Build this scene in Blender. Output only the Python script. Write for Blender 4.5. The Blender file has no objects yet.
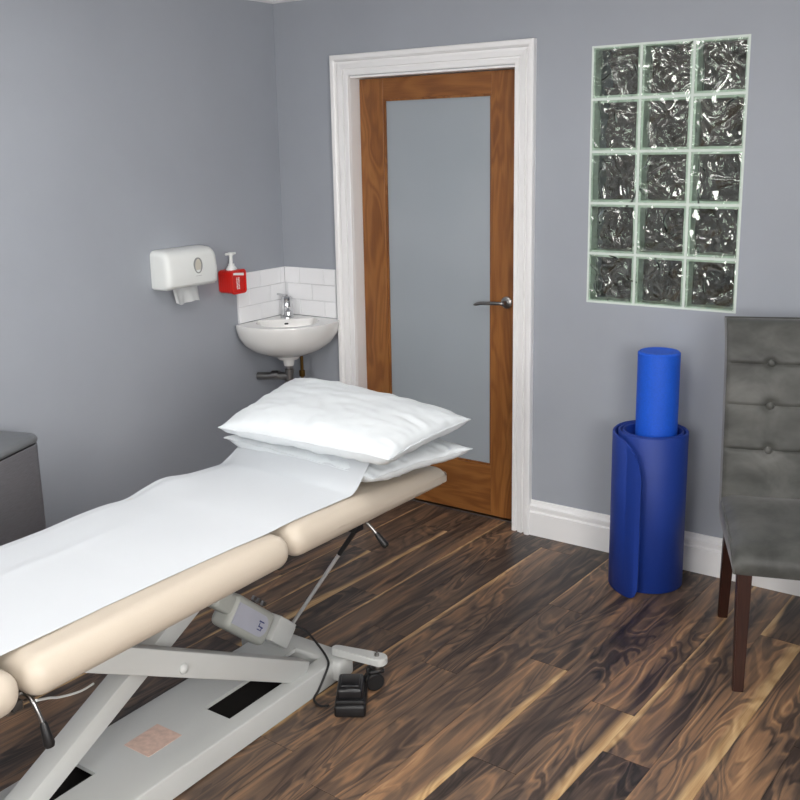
import bpy, bmesh, math, random
from mathutils import Vector, Matrix, noise
random.seed(7)
SC = bpy.context.scene
COL = SC.collection
PI = math.pi

# ------------------------------------------------------------------ camera
def make_camera():
    yaw, pitch, roll = 0.6168, 0.2171, -0.0212
    f = Vector((-math.sin(yaw)*math.cos(pitch), math.cos(yaw)*math.cos(pitch), -math.sin(pitch)))
    r = Vector((math.cos(yaw), math.sin(yaw), 0)); u = r.cross(f)
    r2 = r*math.cos(roll)+u*math.sin(roll); u2 = -r*math.sin(roll)+u*math.cos(roll)
    cd = bpy.data.cameras.new('camera'); c = bpy.data.objects.new('camera', cd); COL.objects.link(c)
    b = -f
    c.matrix_world = Matrix(((r2.x,u2.x,b.x,3.266),(r2.y,u2.y,b.y,-3.7294),(r2.z,u2.z,b.z,1.7056),(0,0,0,1)))
    cd.sensor_width = 36; cd.lens = 986.9966/800*36
    cd.shift_x = 12.44/800; cd.shift_y = -38.07/800
    cd.clip_start = .02
    SC.camera = c
make_camera()

# ------------------------------------------------------------------ world, exposure
w = bpy.data.worlds.new('world'); SC.world = w; w.use_nodes = True
w.node_tree.nodes['Background'].inputs[0].default_value = (1,.97,.935,1)
w.node_tree.nodes['Background'].inputs[1].default_value = 15.0
SC.view_settings.view_transform = 'Standard'; SC.view_settings.look = 'None'
SC.view_settings.exposure = 0.0; SC.view_settings.gamma = 1.0; SC.view_settings.use_curve_mapping = False
# ceiling panels of the room: centre x, y, size x, size y, strength (built as lamps further down)
PANELS = [(1.75,-1.75,.60,.60,13.0), (0.85,-2.6,.60,1.20,4.0), (2.9,-4.1,.60,1.20,7.0)]
ROOM_X, ROOM_Y, ROOM_Z = 4.1, -5.2, 2.45

# ------------------------------------------------------------------ helpers
def lin(c):
    return tuple(((v/255)/12.92 if v/255 <= .04045 else ((v/255+.055)/1.055)**2.4) for v in c)+(1,)

def new_mat(name):
    m = bpy.data.materials.new(name); m.use_nodes = True
    nt = m.node_tree; b = nt.nodes['Principled BSDF']
    return m, nt, b
def N(nt, t, **kw):
    n = nt.nodes.new(t)
    for k, v in kw.items(): setattr(n, k, v)
    return n
def mapped_noise(nt, scale, detail=3, rough=.5, vec=(1,1,1), coord='Object', dist=0):
    tc = N(nt,'ShaderNodeTexCoord'); mp = N(nt,'ShaderNodeMapping'); mp.inputs['Scale'].default_value = vec
    nz = N(nt,'ShaderNodeTexNoise'); nz.inputs['Scale'].default_value = scale; nz.inputs['Detail'].default_value = detail
    nz.inputs['Roughness'].default_value = rough; nz.inputs['Distortion'].default_value = dist
    nt.links.new(tc.outputs[coord], mp.inputs[0]); nt.links.new(mp.outputs[0], nz.inputs['Vector'])
    return nz.outputs['Fac']
def ramp(nt, fac, stops):
    r = N(nt,'ShaderNodeValToRGB'); nt.links.new(fac, r.inputs[0])
    while len(r.color_ramp.elements) < len(stops): r.color_ramp.elements.new(.5)
    for e, (p, c) in zip(r.color_ramp.elements, stops): e.position = p; e.color = c
    return r.outputs[0]
def math_(nt, op, a, b=None, c=None, clamp=False):
    n = N(nt,'ShaderNodeMath', operation=op); n.use_clamp = clamp
    for i, v in enumerate((a,b,c)):
        if v is None: continue
        if isinstance(v,(int,float)): n.inputs[i].default_value = v
        else: nt.links.new(v, n.inputs[i])
    return n.outputs[0]
def bump(nt, b, h, strength, dist=.01, target='Normal'):
    bp_ = N(nt,'ShaderNodeBump'); bp_.inputs['Strength'].default_value = strength; bp_.inputs['Distance'].default_value = dist
    nt.links.new(h, bp_.inputs['Height']); nt.links.new(bp_.outputs[0], b.inputs[target]); return bp_
def simple(name, rgb, rough=.5, metal=0, var=.06, nscale=8, bmp=0, bscale=60, vec=(1,1,1), coat=0, spec=None, sheen=0):
    m, nt, b = new_mat(name); c = lin(rgb)
    f = mapped_noise(nt, nscale, 3, .5, vec)
    lo = tuple(x*(1-var) for x in c[:3])+(1,); hi = tuple(min(1,x*(1+var)) for x in c[:3])+(1,)
    nt.links.new(ramp(nt, f, [(.3,lo),(.7,hi)]), b.inputs['Base Color'])
    b.inputs['Roughness'].default_value = rough; b.inputs['Metallic'].default_value = metal
    b.inputs['Coat Weight'].default_value = coat
    if spec is not None: b.inputs['Specular IOR Level'].default_value = spec
    if sheen: b.inputs['Sheen Weight'].default_value = sheen
    if bmp: bump(nt, b, mapped_noise(nt, bscale, 3, .5, vec), bmp, .004)
    return m
def emis(name, rgb, s):
    m, nt, b = new_mat(name)
    b.inputs['Base Color'].default_value = (.8,.8,.8,1)
    b.inputs['Emission Color'].default_value = rgb+(1,); b.inputs['Emission Strength'].default_value = s
    return m

def make_obj(name, bm, mats, parent=None, angle=35, smooth=True):
    bmesh.ops.recalc_face_normals(bm, faces=bm.faces)
    me = bpy.data.meshes.new(name); bm.to_mesh(me); bm.free()
    if not isinstance(mats,(list,tuple)): mats = [mats]
    for m in mats: me.materials.append(m)
    if smooth:
        me.polygons.foreach_set('use_smooth', [True]*len(me.polygons))
        me.set_sharp_from_angle(angle=math.radians(angle))
    o = bpy.data.objects.new(name, me); COL.objects.link(o)
    if parent: o.parent = parent
    return o
def split_loose(name, bm, make):
    bm.verts.ensure_lookup_table(); seen = set(); first = None
    for v in bm.verts:
        if v in seen: continue
        st = [v]; seen.add(v); isl = []
        while st:
            a = st.pop(); isl.append(a)
            for e in a.link_edges:
                b = e.other_vert(a)
                if b not in seen: seen.add(b); st.append(b)
        nb = bmesh.new(); mp = {a: nb.verts.new(a.co) for a in isl}
        for f in set(f for a in isl for f in a.link_faces): nb.faces.new([mp[q] for q in f.verts])
        o = make(name, nb)
        first = first or o
    bm.free(); return first
def tag(o, label, cat, group=None):
    o['label'] = label; o['category'] = cat
    if group: o['group'] = group
    return o
def thing(name, label, cat, loc=(0,0,0), rz=0, group=None):
    o = bpy.data.objects.new(name, None); COL.objects.link(o); o.location = loc; o.rotation_euler = (0,0,rz)
    o.empty_display_size = .05
    return tag(o, label, cat, group)
def struct(name, bm, m, **k):
    o = make_obj(name, bm, m, **k); o['kind'] = 'structure'; return o
def bx(bm, c, s, bev=0, seg=3, M=None, mi=0):
    r = bmesh.ops.create_cube(bm, size=1); vs = r['verts']
    for v in vs: v.co = Vector((v.co.x*s[0], v.co.y*s[1], v.co.z*s[2]))
    fs = set(f for v in vs for f in v.link_faces)
    if bev:
        es = list(set(e for v in vs for e in v.link_edges))
        rr = bmesh.ops.bevel(bm, geom=es, offset=bev, segments=seg, profile=.5, affect='EDGES', clamp_overlap=True)
        fs = set(rr['faces']) | set(f for f in fs if f.is_valid)
        vs = list(set(v for f in fs for v in f.verts))
    T = Matrix.Translation(Vector(c)) @ (M.to_4x4() if M else Matrix())
    for v in vs: v.co = T @ v.co
    for f in fs: f.material_index = mi
    return vs
def b2(bm, x0,x1,y0,y1,z0,z1, bev=0, seg=3, mi=0):
    return bx(bm, ((x0+x1)/2,(y0+y1)/2,(z0+z1)/2), (x1-x0,y1-y0,z1-z0), bev, seg, None, mi)
def tube(bm, pts, r, seg=12, cap=True, mi=0):
    pts = [Vector(p) for p in pts]; n = len(pts); rings = []
    rs = r if isinstance(r,(list,tuple)) else [r]*n
    t0 = (pts[1]-pts[0]).normalized(); ref = Vector((0,0,1)) if abs(t0.z) < .9 else Vector((1,0,0))
    nrm = t0.cross(ref).normalized()
    for i, p in enumerate(pts):
        t = (pts[min(i+1,n-1)]-pts[max(i-1,0)]).normalized()
        nrm = (nrm - t*nrm.dot(t)).normalized(); bn = t.cross(nrm)
        rings.append([bm.verts.new(p+(nrm*math.cos(2*PI*k/seg)+bn*math.sin(2*PI*k/seg))*rs[i]) for k in range(seg)])
    for a, b in zip(rings, rings[1:]):
        for k in range(seg):
            f = bm.faces.new((a[k],a[(k+1)%seg],b[(k+1)%seg],b[k])); f.material_index = mi
    if cap:
        for rg in (rings[0], rings[-1]):
            f = bm.faces.new(rg); f.material_index = mi
def smooth_path(pts, n=8):
    pts = [Vector(p) for p in pts]; out = []
    for i in range(len(pts)-1):
        p0 = pts[max(i-1,0)]; p1 = pts[i]; p2 = pts[i+1]; p3 = pts[min(i+2,len(pts)-1)]
        for k in range(n):
            t = k/n
            out.append(.5*((2*p1)+(p2-p0)*t+(2*p0-5*p1+4*p2-p3)*t*t+(-p0+3*p1-3*p2+p3)*t**3))
    out.append(pts[-1]); return out
def lathe(bm, prof, c=(0,0,0), seg=32, M=None, mi=0):
    rings = []
    for (r, z) in prof:
        ring = []
        for k in range(seg):
            a = 2*PI*k/seg; v = Vector((r*math.cos(a), r*math.sin(a), z))
            if M: v = M @ v
            ring.append(bm.verts.new(v+Vector(c)))
        rings.append(ring)
    for a, b in zip(rings, rings[1:]):
        for k in range(seg):
            f = bm.faces.new((a[k],a[(k+1)%seg],b[(k+1)%seg],b[k])); f.material_index = mi
    for rg in (rings[0], rings[-1]):
        if (rg[0].co-rg[seg//2].co).length > 1e-5:
            f = bm.faces.new(rg); f.material_index = mi
def loft(bm, loops, caps=True, closed=True, mi=0):
    rs = [[bm.verts.new(Vector(p)) for p in L] for L in loops]; n = len(rs[0])
    for a, b in zip(rs, rs[1:]):
        for k in range(n if closed else n-1):
            f = bm.faces.new((a[k],a[(k+1)%n],b[(k+1)%n],b[k])); f.material_index = mi
    if caps:
        bm.faces.new(rs[0]); bm.faces.new(rs[-1])
    return rs
def beam(bm, p, q, side, w, h, bev=.003):
    # box beam from p to q; side = unit vector of the width w; h = the other size
    p = Vector(p); q = Vector(q); d = (q-p); L = d.length; d.normalize(); s = Vector(side).normalized(); u = s.cross(d)
    M = Matrix((s, d, u)).transposed()
    bx(bm, (p+q)/2, (w, L, h), bev, 2, M)

# ------------------------------------------------------------------ materials
def wall_mat(name, rgb):
    m, nt, b = new_mat(name); c = lin(rgb)
    f = mapped_noise(nt, 1.6, 4, .6)
    nt.links.new(ramp(nt, f, [(.3,tuple(v*.96 for v in c[:3])+(1,)),(.7,tuple(v*1.04 for v in c[:3])+(1,))]), b.inputs['Base Color'])
    b.inputs['Roughness'].default_value = .55; b.inputs['Specular IOR Level'].default_value = .35
    bump(nt, b, mapped_noise(nt, 260, 2, .6), .12, .002)
    return m
M_WALL = wall_mat('grey_wall_paint', (160,165,173))
M_WHITE = simple('white_gloss_paint', (242,242,242), .32, var=.02, nscale=3)
M_CEIL = simple('ceiling_paint', (225,226,228), .8, var=.02)
M_HALL = simple('hall_paint', (60,46,39), .7, var=.35, nscale=3)
M_DARK = simple('underlay_and_hole_shade', (18,14,12), .9)  # floor underlay; also the painted shade inside the couch base

def walnut_floor():
    m, nt, b = new_mat('walnut_laminate')
    uv = N(nt,'ShaderNodeUVMap', uv_map='plank_uv'); at = N(nt,'ShaderNodeAttribute', attribute_name='plank')
    sep = N(nt,'ShaderNodeSeparateColor'); nt.links.new(at.outputs['Color'], sep.inputs[0])
    seed, tone, sapL = sep.outputs[0], sep.outputs[1], sep.outputs[2]; sapR = at.outputs['Alpha']
    su = N(nt,'ShaderNodeSeparateXYZ'); nt.links.new(uv.outputs[0], su.inputs[0]); U, V = su.outputs[0], su.outputs[1]
    def vec(sx, sy, sz):
        c = N(nt,'ShaderNodeCombineXYZ')
        nt.links.new(math_(nt,'MULTIPLY',U,sx), c.inputs[0]); nt.links.new(math_(nt,'MULTIPLY',V,sy), c.inputs[1])
        nt.links.new(math_(nt,'MULTIPLY',seed,sz), c.inputs[2]); return c.outputs[0]
    def nz(v, detail=2, rough=.5, dist=0):
        n = N(nt,'ShaderNodeTexNoise'); n.inputs['Scale'].default_value = 1; n.inputs['Detail'].default_value = detail
        n.inputs['Roughness'].default_value = rough; n.inputs['Distortion'].default_value = dist
        nt.links.new(v, n.inputs['Vector']); return n.outputs['Fac']
    fig = nz(vec(9.5,1.7,57), 2.4, .45, .9)            # figure of the grain
    rings = math_(nt,'MULTIPLY_ADD', math_(nt,'SINE', math_(nt,'MULTIPLY', fig, 58)), .5, .5)
    rings2 = math_(nt,'MULTIPLY_ADD', math_(nt,'SINE', math_(nt,'MULTIPLY', fig, 137)), .5, .5)
    fine = nz(vec(330,9,91), 3, .6)
    big = nz(vec(15,1.1,33), 3.5, .55, .9)
    streak = nz(vec(55,1.3,13), 3, .6, .2)
    amp = nz(vec(9,1.4,43), 2, .5)
    knots = nz(vec(16,5,71), 2, .5)
    am = math_(nt,'MULTIPLY_ADD', amp, 2.6, -.6, clamp=True)
    t = math_(nt,'MULTIPLY', am, math_(nt,'MULTIPLY_ADD', math_(nt,'SUBTRACT',rings,.5), .34, math_(nt,'MULTIPLY', math_(nt,'SUBTRACT',rings2,.5), .12)))
    t = math_(nt,'ADD', t, math_(nt,'MULTIPLY_ADD', streak, .36, -.03))
    t = math_(nt,'MULTIPLY_ADD', fine, .26, t)
    t = math_(nt,'MULTIPLY_ADD', big, 1.45, t)
    t = math_(nt,'ADD', t, math_(nt,'MULTIPLY_ADD', tone, .65, -.88))
    t = math_(nt,'SUBTRACT', t, math_(nt,'MULTIPLY', math_(nt,'GREATER_THAN', knots, .70), .10))
    col = ramp(nt, t, [(.02,lin((38,33,31))),(.26,lin((70,58,52))),(.50,lin((106,86,71))),(.75,lin((146,112,84))),(1.0,lin((182,144,106)))])
    # sapwood streak along an edge of some planks
    nn = nz(vec(3,2.4,17), 2, .5)
    wob = math_(nt,'MULTIPLY_ADD', nn, 1.5, -.12)
    def edge(dist, width):
        wd = math_(nt,'MULTIPLY', width, wob)
        return math_(nt,'DIVIDE', math_(nt,'SUBTRACT', wd, dist), math_(nt,'MULTIPLY_ADD', width, .35, .0008), clamp=True)
    eL = edge(U, sapL); eR = edge(math_(nt,'SUBTRACT',.143,U), sapR)
    sap = math_(nt,'MAXIMUM', eL, eR)
    sc = ramp(nt, math_(nt,'MULTIPLY_ADD', fine, .55, math_(nt,'MULTIPLY',rings,.25)), [(.2,lin((176,138,94))),(.7,lin((222,190,142)))])
    mx = N(nt,'ShaderNodeMix', data_type='RGBA'); nt.links.new(math_(nt,'MULTIPLY',sap,.88), mx.inputs[0])
    nt.links.new(col, mx.inputs[6]); nt.links.new(sc, mx.inputs[7]); nt.links.new(mx.outputs[2], b.inputs['Base Color'])
    b.inputs['Roughness'].default_value = .38
    nt.links.new(math_(nt,'MULTIPLY_ADD', fine, .22, .28), b.inputs['Roughness'])
    b.inputs['Specular IOR Level'].default_value = .45
    bump(nt, b, fine, .12, .001)
    return m
M_FLOOR = walnut_floor()

def door_wood():
    m, nt, b = new_mat('oiled_walnut_veneer')
    tc = N(nt,'ShaderNodeTexCoord')
    at = N(nt,'ShaderNodeUVMap', uv_map='grain')
    mp = N(nt,'ShaderNodeMapping'); nt.links.new(at.outputs[0], mp.inputs[0]); mp.inputs['Scale'].default_value = (9,1.6,1)
    nz = N(nt,'ShaderNodeTexNoise'); nz.inputs['Scale'].default_value = 1; nz.inputs['Detail'].default_value = 2; nz.inputs['Distortion'].default_value = .6
    nt.links.new(mp.outputs[0], nz.inputs['Vector'])
    mp2 = N(nt,'ShaderNodeMapping'); nt.links.new(at.outputs[0], mp2.inputs[0]); mp2.inputs['Scale'].default_value = (260,9,1)
    n2 = N(nt,'ShaderNodeTexNoise'); n2.inputs['Scale'].default_value = 1; n2.inputs['Detail'].default_value = 3
    nt.links.new(mp2.outputs[0], n2.inputs['Vector'])
    r = math_(nt,'MULTIPLY_ADD', math_(nt,'SINE', math_(nt,'MULTIPLY', nz.outputs['Fac'], 46)), .5, .5)
    t = math_(nt,'MULTIPLY_ADD', r, .22, math_(nt,'MULTIPLY_ADD', n2.outputs['Fac'], .35, math_(nt,'MULTIPLY', nz.outputs['Fac'], .5)))
    nt.links.new(ramp(nt, t, [(.15,lin((98,56,24))),(.45,lin((130,80,37))),(.8,lin((160,106,54)))]), b.inputs['Base Color'])
    b.inputs['Roughness'].default_value = .38
    return m
M_DOORWOOD = door_wood()
M_CHROME = simple('polished_chrome', (205,206,208), .12, 1, var=.03)
M_STEEL = simple('satin_steel', (150,148,146), .28, 1, var=.05)
M_ENAMEL = simple('pale_grey_enamel', (193,195,193), .35, var=.02, nscale=4)
M_VINYL = simple('cream_vinyl', (189,178,163), .48, var=.02, nscale=5, bmp=.05, bscale=380)
M_PILLOW = simple('white_pillow_cover', (213,218,221), .5, var=.01, bmp=.10, bscale=20, vec=(1,1.4,1))
M_PAPER = simple('white_paper', (203,207,211), .6, var=.008, bmp=.08, bscale=14)
M_CERAMIC = simple('white_ceramic', (232,232,230), .1, var=.01, coat=.3)
M_TILE = simple('white_tile_glaze', (243,244,246), .12, var=.015, nscale=5)
M_GROUT = simple('pale_grout', (224,226,228), .8)
M_PLASTIC = simple('white_plastic', (232,235,233), .35, var=.01)
M_RED = simple('red_plastic', (206,30,20), .32, var=.05)
M_BLACK = simple('black_rubber', (20,20,22), .45, var=.1)
M_BLUE = simple('blue_foam_mat', (20,54,140), .55, var=.05, bmp=.2, bscale=400)
M_BLUE2 = simple('bright_blue_foam', (16,88,210), .6, var=.08, nscale=160, bmp=.35, bscale=300)
M_LEGWOOD = simple('dark_stained_wood', (50,25,18), .35, var=.25, nscale=20, vec=(6,6,.6))
M_TISSUE = simple('paper_towel', (238,240,240), .8, var=.02)
M_SEAM = simple('dark_seam', (40,40,40), .8)

def velvet():
    m, nt, b = new_mat('grey_velvet')
    f = mapped_noise(nt, 5, 4, .6, (1,1,1.3), 'Object', .35)
    nt.links.new(ramp(nt, f, [(.30,lin((50,50,49))),(.5,lin((78,79,76))),(.68,lin((98,98,95)))]), b.inputs['Base Color'])
    b.inputs['Roughness'].default_value = .48
    b.inputs['Specular IOR Level'].default_value = .35
    b.inputs['Sheen Weight'].default_value = .35; b.inputs['Sheen Roughness'].default_value = .35
    bump(nt, b, mapped_noise(nt, 30, 3, .5, (1,1,1)), .12, .004)
    return m
M_VELVET = velvet()
def brushed(name, rgb, vec):
    m, nt, b = new_mat(name); c = lin(rgb)
    f = mapped_noise(nt, 30, 3, .6, vec)
    nt.links.new(ramp(nt, f, [(.3,tuple(v*.85 for v in c[:3])+(1,)),(.7,tuple(min(1,v*1.15) for v in c[:3])+(1,))]), b.inputs['Base Color'])
    b.inputs['Metallic'].default_value = .6; b.inputs['Roughness'].default_value = .42
    b.inputs['Anisotropic'].default_value = .6
    return m
M_BIN = brushed('brushed_steel', (140,141,147), (1,1,30))
M_BINLID = simple('grey_lid_plastic', (104,107,110), .32, var=.03)

def frosted():
    m, nt, b = new_mat('satin_glass')
    b.inputs['Base Color'].default_value = lin((176,184,191)); b.inputs['Roughness'].default_value = .42
    b.inputs['Transmission Weight'].default_value = .22; b.inputs['IOR'].default_value = 1.45
    f = mapped_noise(nt, 2.0, 2, .5)
    nt.links.new(ramp(nt, f, [(.3,lin((172,181,188))),(.7,lin((180,188,195)))]), b.inputs['Base Color'])
    return m
M_FROST = frosted()
def wave_height(nt, scale, dist):
    return mapped_noise(nt, scale, 1.0, .4, (1,1,1), 'Object', dist)
def thin_glass():
    # clear thin pane with a rippled, reflecting surface
    m = bpy.data.materials.new('rippled_front_glass'); m.use_nodes = True; nt = m.node_tree; nt.nodes.clear()
    o = N(nt,'ShaderNodeOutputMaterial'); mix = N(nt,'ShaderNodeMixShader'); tr = N(nt,'ShaderNodeBsdfTransparent'); gl = N(nt,'ShaderNodeBsdfGlossy')
    tr.inputs[0].default_value = (.93,.97,.94,1); gl.inputs['Roughness'].default_value = .03
    fr = N(nt,'ShaderNodeFresnel'); fr.inputs[0].default_value = 1.55
    bp_ = N(nt,'ShaderNodeBump'); bp_.inputs['Strength'].default_value = 1; bp_.inputs['Distance'].default_value = .020
    nt.links.new(wave_height(nt, 10, 1.6), bp_.inputs['Height'])
    nt.links.new(bp_.outputs[0], gl.inputs['Normal']); nt.links.new(bp_.outputs[0], fr.inputs['Normal'])
    nt.links.new(math_(nt,'MULTIPLY',fr.outputs[0],1.7,clamp=True), mix.inputs[0]); nt.links.new(tr.outputs[0], mix.inputs[1]); nt.links.new(gl.outputs[0], mix.inputs[2])
    nt.links.new(mix.outputs[0], o.inputs[0]); return m
M_GLASSF = thin_glass()
def back_glass():
    m, nt, b = new_mat('rippled_back_glass')
    b.inputs['Base Color'].default_value = (.86,.87,.85,1); b.inputs['Roughness'].default_value = .04
    b.inputs['Transmission Weight'].default_value = 1; b.inputs['IOR'].default_value = 1.5
    return m
M_GLASSB = back_glass()
M_GREEN = simple('pale_green_glass_edge', (208,222,209), .3, var=.05)
M_MORTAR = simple('white_mortar', (214,224,217), .55, var=.02)

# ------------------------------------------------------------------ floor
TH = math.radians(2.8); CT, ST = math.cos(TH), math.sin(TH)
PW = .143; U0 = 1.070
def build_floor():
    bm = bmesh.new(); uvl = bm.loops.layers.uv.new('plank_uv'); cl = bm.loops.layers.float_color.new('plank')
    rnd = random.Random(11)
    # per row: joints v, then for each plank (from far to near) tone, sapLeft, sapRight ; chosen from the planks in view
    rows = {
     -3: ([-.9], [(.45,0,.012),(.4,0,.03)]), -2: ([-.5], [(.42,0,.0),(.45,0,.03)]),
     -1: ([-.13], [(.30,0,0),(.42,0,.045)]),
      0: ([-.815], [(.52,0,0),(.30,0,0)]),
      1: ([-1.5], [(.45,.022,0),(.34,0,0)]),
      2: ([-1.017], [(.30,0,0),(.28,0,0)]),
      3: ([-.047,-1.75], [(.34,0,0),(.62,.030,0),(.42,0,0)]),
      4: ([-1.12], [(.22,0,0),(.50,0,0)]),
      5: ([-.5,-1.832], [(.50,.016,0),(.46,.0,0),(.35,0,0)]),
      6: ([-.89,-2.4], [(.42,0,0),(.64,0,.050),(.5,0,0)]),
      7: ([-1.464], [(.42,0,0),(.58,0,0)]),
      8: ([-1.008,-2.3], [(.56,0,0),(.55,0,.055),(.4,0,0)]),
      9: ([-1.224,-2.6], [(.46,.026,0),(.20,0,0),(.5,0,0)]),
     10: ([-.28,-2.0], [(.40,.03,0),(.52,0,.055),(.4,0,0)]),
     11: ([-1.7], [(.66,0,0),(.5,0,0)]),
    }
    k0, k1 = -11, 22; V1, V0 = .55, -5.8
    for k in range(k0, k1):
        if k in rows: js, props = rows[k]; js = list(js); props = list(props)
        else: js = [-.2-rnd.random()*1.0]; props = [(rnd.uniform(.25,.6),0,0),(rnd.uniform(.25,.6),0,0)]
        while js[-1]-1.28 > V0:
            js.append(js[-1]-1.28); props.append((rnd.uniform(.25,.62), 0, rnd.choice((0,0,.03))))
        ends = [V1]+js+[V0]
        while len(props) < len(ends)-1: props.append((.4,0,0))
        for i in range(len(ends)-1):
            va, vb = ends[i]-.0006, ends[i+1]+.0006
            ua, ub = U0+k*PW+.0006, U0+(k+1)*PW-.0006
            # keep each board inside the room (ends under the skirting)
            P = lambda u, v, z: Vector((u*CT+v*ST, -u*ST+v*CT, z))
            seed = rnd.random(); pr = props[i]
            top = [(ua,va),(ua,vb),(ub,vb),(ub,va)]
            vt = [bm.verts.new(P(u,v,0)) for u,v in top]; vb_ = [bm.verts.new(P(u,v,-.006)) for u,v in top]
            fs = [bm.faces.new(vt)]+[bm.faces.new((vt[j],vb_[j],vb_[(j+1)%4],vt[(j+1)%4])) for j in range(4)]
            for f in fs:
                for lp in f.loops:
                    q = lp.vert.co; u = q.x*CT-q.y*ST; v = q.x*ST+q.y*CT
                    lp[uvl].uv = (u-(U0+k*PW), v+seed*3); lp[cl] = (seed, pr[0], pr[1], pr[2])
    # trim to the room
    for (co, no) in (((-.1,0,0),(-1,0,0)), ((ROOM_X+.1,0,0),(1,0,0)), ((0,.12,0),(0,1,0)), ((0,ROOM_Y-.1,0),(0,-1,0))):
        g = bm.verts[:]+bm.edges[:]+bm.faces[:]
        bmesh.ops.bisect_plane(bm, geom=g, plane_co=co, plane_no=no, clear_outer=True)
    b2(bm, -.1,ROOM_X+.1, ROOM_Y-.1,1.9, -.05,-.005, mi=1)
    o = struct('floor', bm, [M_FLOOR, M_DARK], smooth=False)
    o['label'] = 'dark walnut plank floor with pale sapwood streaks'
build_floor()

# ------------------------------------------------------------------ walls, ceiling
OX0, OX1, OZ = .430, 1.312, 2.012      # door opening in the wall
WX0, WZ1 = 1.625, 2.059; WX1, WZ0 = WX0+.6, WZ1-1.0
def build_shell():
    T = .16
    bm = bmesh.new()
    b2(bm, -.1,OX0, 0,T, -.01,ROOM_Z); b2(bm, OX0,OX1, 0,T, OZ,ROOM_Z); b2(bm, OX1,WX0, 0,T, -.01,ROOM_Z)
    b2(bm, WX0,WX1, 0,T, -.01,WZ0); b2(bm, WX0,WX1, 0,T, WZ1,ROOM_Z); b2(bm, WX1,ROOM_X+.1, 0,T, -.01,ROOM_Z)
    bmesh.ops.remove_doubles(bm, verts=bm.verts, dist=1e-5)
    struct('wall_back', bm, M_WALL, smooth=False)
    bm = bmesh.new(); b2(bm, -.1,0, ROOM_Y-.1,0, -.01,ROOM_Z); struct('wall_left', bm, M_WALL, smooth=False)
    # unseen windows added to brighten the room, in the front and right walls
    def window(name, wall, p, q, a, b, lo, hi, put):
        # p..q is the wall's run, a..b the opening, put(u0,u1,d0,d1,z0,z1) adds a box with d measured into the wall
        bm = bmesh.new()
        put(bm, p,a, 0,.1, -.01,ROOM_Z); put(bm, b,q, 0,.1, -.01,ROOM_Z); put(bm, a,b, 0,.1, -.01,lo); put(bm, a,b, 0,.1, hi,ROOM_Z)
        struct(wall, bm, M_WALL, smooth=False)
        bm = bmesh.new()
        for x in (a,(a+b)/2-.02,b-.04): put(bm, x,x+.04, .03,.09, lo,hi)
        put(bm, a,b, .03,.09, lo,lo+.04); put(bm, a,b, .03,.09, hi-.04,hi)
        struct(name, bm, M_WHITE, smooth=False)
    def portal(loc, rot, sx, sy):
        ld = bpy.data.lights.new('added_window_portal', 'AREA'); ld.shape = 'RECTANGLE'; ld.size = sx; ld.size_y = sy; ld.cycles.is_portal = True
        lo_ = bpy.data.objects.new('added_window_portal', ld); COL.objects.link(lo_); lo_.location = loc; lo_.rotation_euler = rot
    fy = lambda bm,u0,u1,d0,d1,z0,z1: b2(bm, u0,u1, ROOM_Y-d1,ROOM_Y-d0, z0,z1)
    fx = lambda bm,u0,u1,d0,d1,z0,z1: b2(bm, ROOM_X+d0,ROOM_X+d1, u0,u1, z0,z1)
    window('added_window_2', 'wall_front', 0,ROOM_X, 1.95,2.95, .95,2.15, fy)
    window('added_window_3', 'wall_right', ROOM_Y-.1,0, -4.3,-2.5, .95,2.15, fx)
    portal((2.45, ROOM_Y-.1, 1.55), (PI/2,0,0), 1.0, 1.2)
    portal((ROOM_X+.1, -3.4, 1.55), (PI/2,0,PI/2), 1.8, 1.2)
    bm = bmesh.new(); b2(bm, -.1,ROOM_X+.1, ROOM_Y-.1,T, ROOM_Z,ROOM_Z+.08); struct('ceiling', bm, M_CEIL, smooth=False)
    # coving
    bm = bmesh.new(); prof = [(0,0),(0,-.085)]+[(.012+.062*(1-math.cos(a)), -.078+.066*math.sin(a)) for a in [PI/2*i/6 for i in range(7)]]+[(.085,-.006),(.085,0)]
    def sweep(bm, prof, path):
        loops = []
        for (x, y, nx, ny) in path: loops.append([(x+nx*p, y+ny*p, ROOM_Z+q) for p, q in prof])
        loft(bm, loops+[loops[0]], caps=False)
    sweep(bm, prof, [(0,0,1,-1),(ROOM_X,0,-1,-1),(ROOM_X,ROOM_Y,-1,1),(0,ROOM_Y,1,1)])
    struct('trim_1', bm, M_CEIL)
    # the passage beyond the door and the glass blocks
    bm = bmesh.new()
    b2(bm, -.3,-.2, T,1.9, 0,ROOM_Z); b2(bm, 3.4,3.5, T,1.9, 0,ROOM_Z); b2(bm, -.3,3.5, 1.9,2.0, 0,ROOM_Z); b2(bm, -.3,3.5, T,2.0, ROOM_Z,ROOM_Z+.05)
    struct('wall_passage', bm, M_HALL, smooth=False)
build_shell()

SK_PROF = [(0,0),(.020,0),(.022,.106),(.012,.110),(.012,.120),(.020,.125),(.020,.137),(.010,.144),(.007,.158),(0,.160)]
def skirting(name, a, b, n):
    bm = bmesh.new(); a = Vector(a); b = Vector(b); n = Vector(n)
    loft(bm, [[(p.x+n.x*d, p.y+n.y*d, h) for d, h in SK_PROF] for p in (a, b)])
    struct(name, bm, M_WHITE, angle=20)
skirting('baseboard_back', (1.387,0,0), (ROOM_X,0,0), (0,-1,0))
skirting('baseboard_left', (0,0,0), (0,ROOM_Y,0), (1,0,0))
skirting('baseboard_right', (ROOM_X,-.02,0), (ROOM_X,ROOM_Y,0), (-1,0,0))

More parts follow.
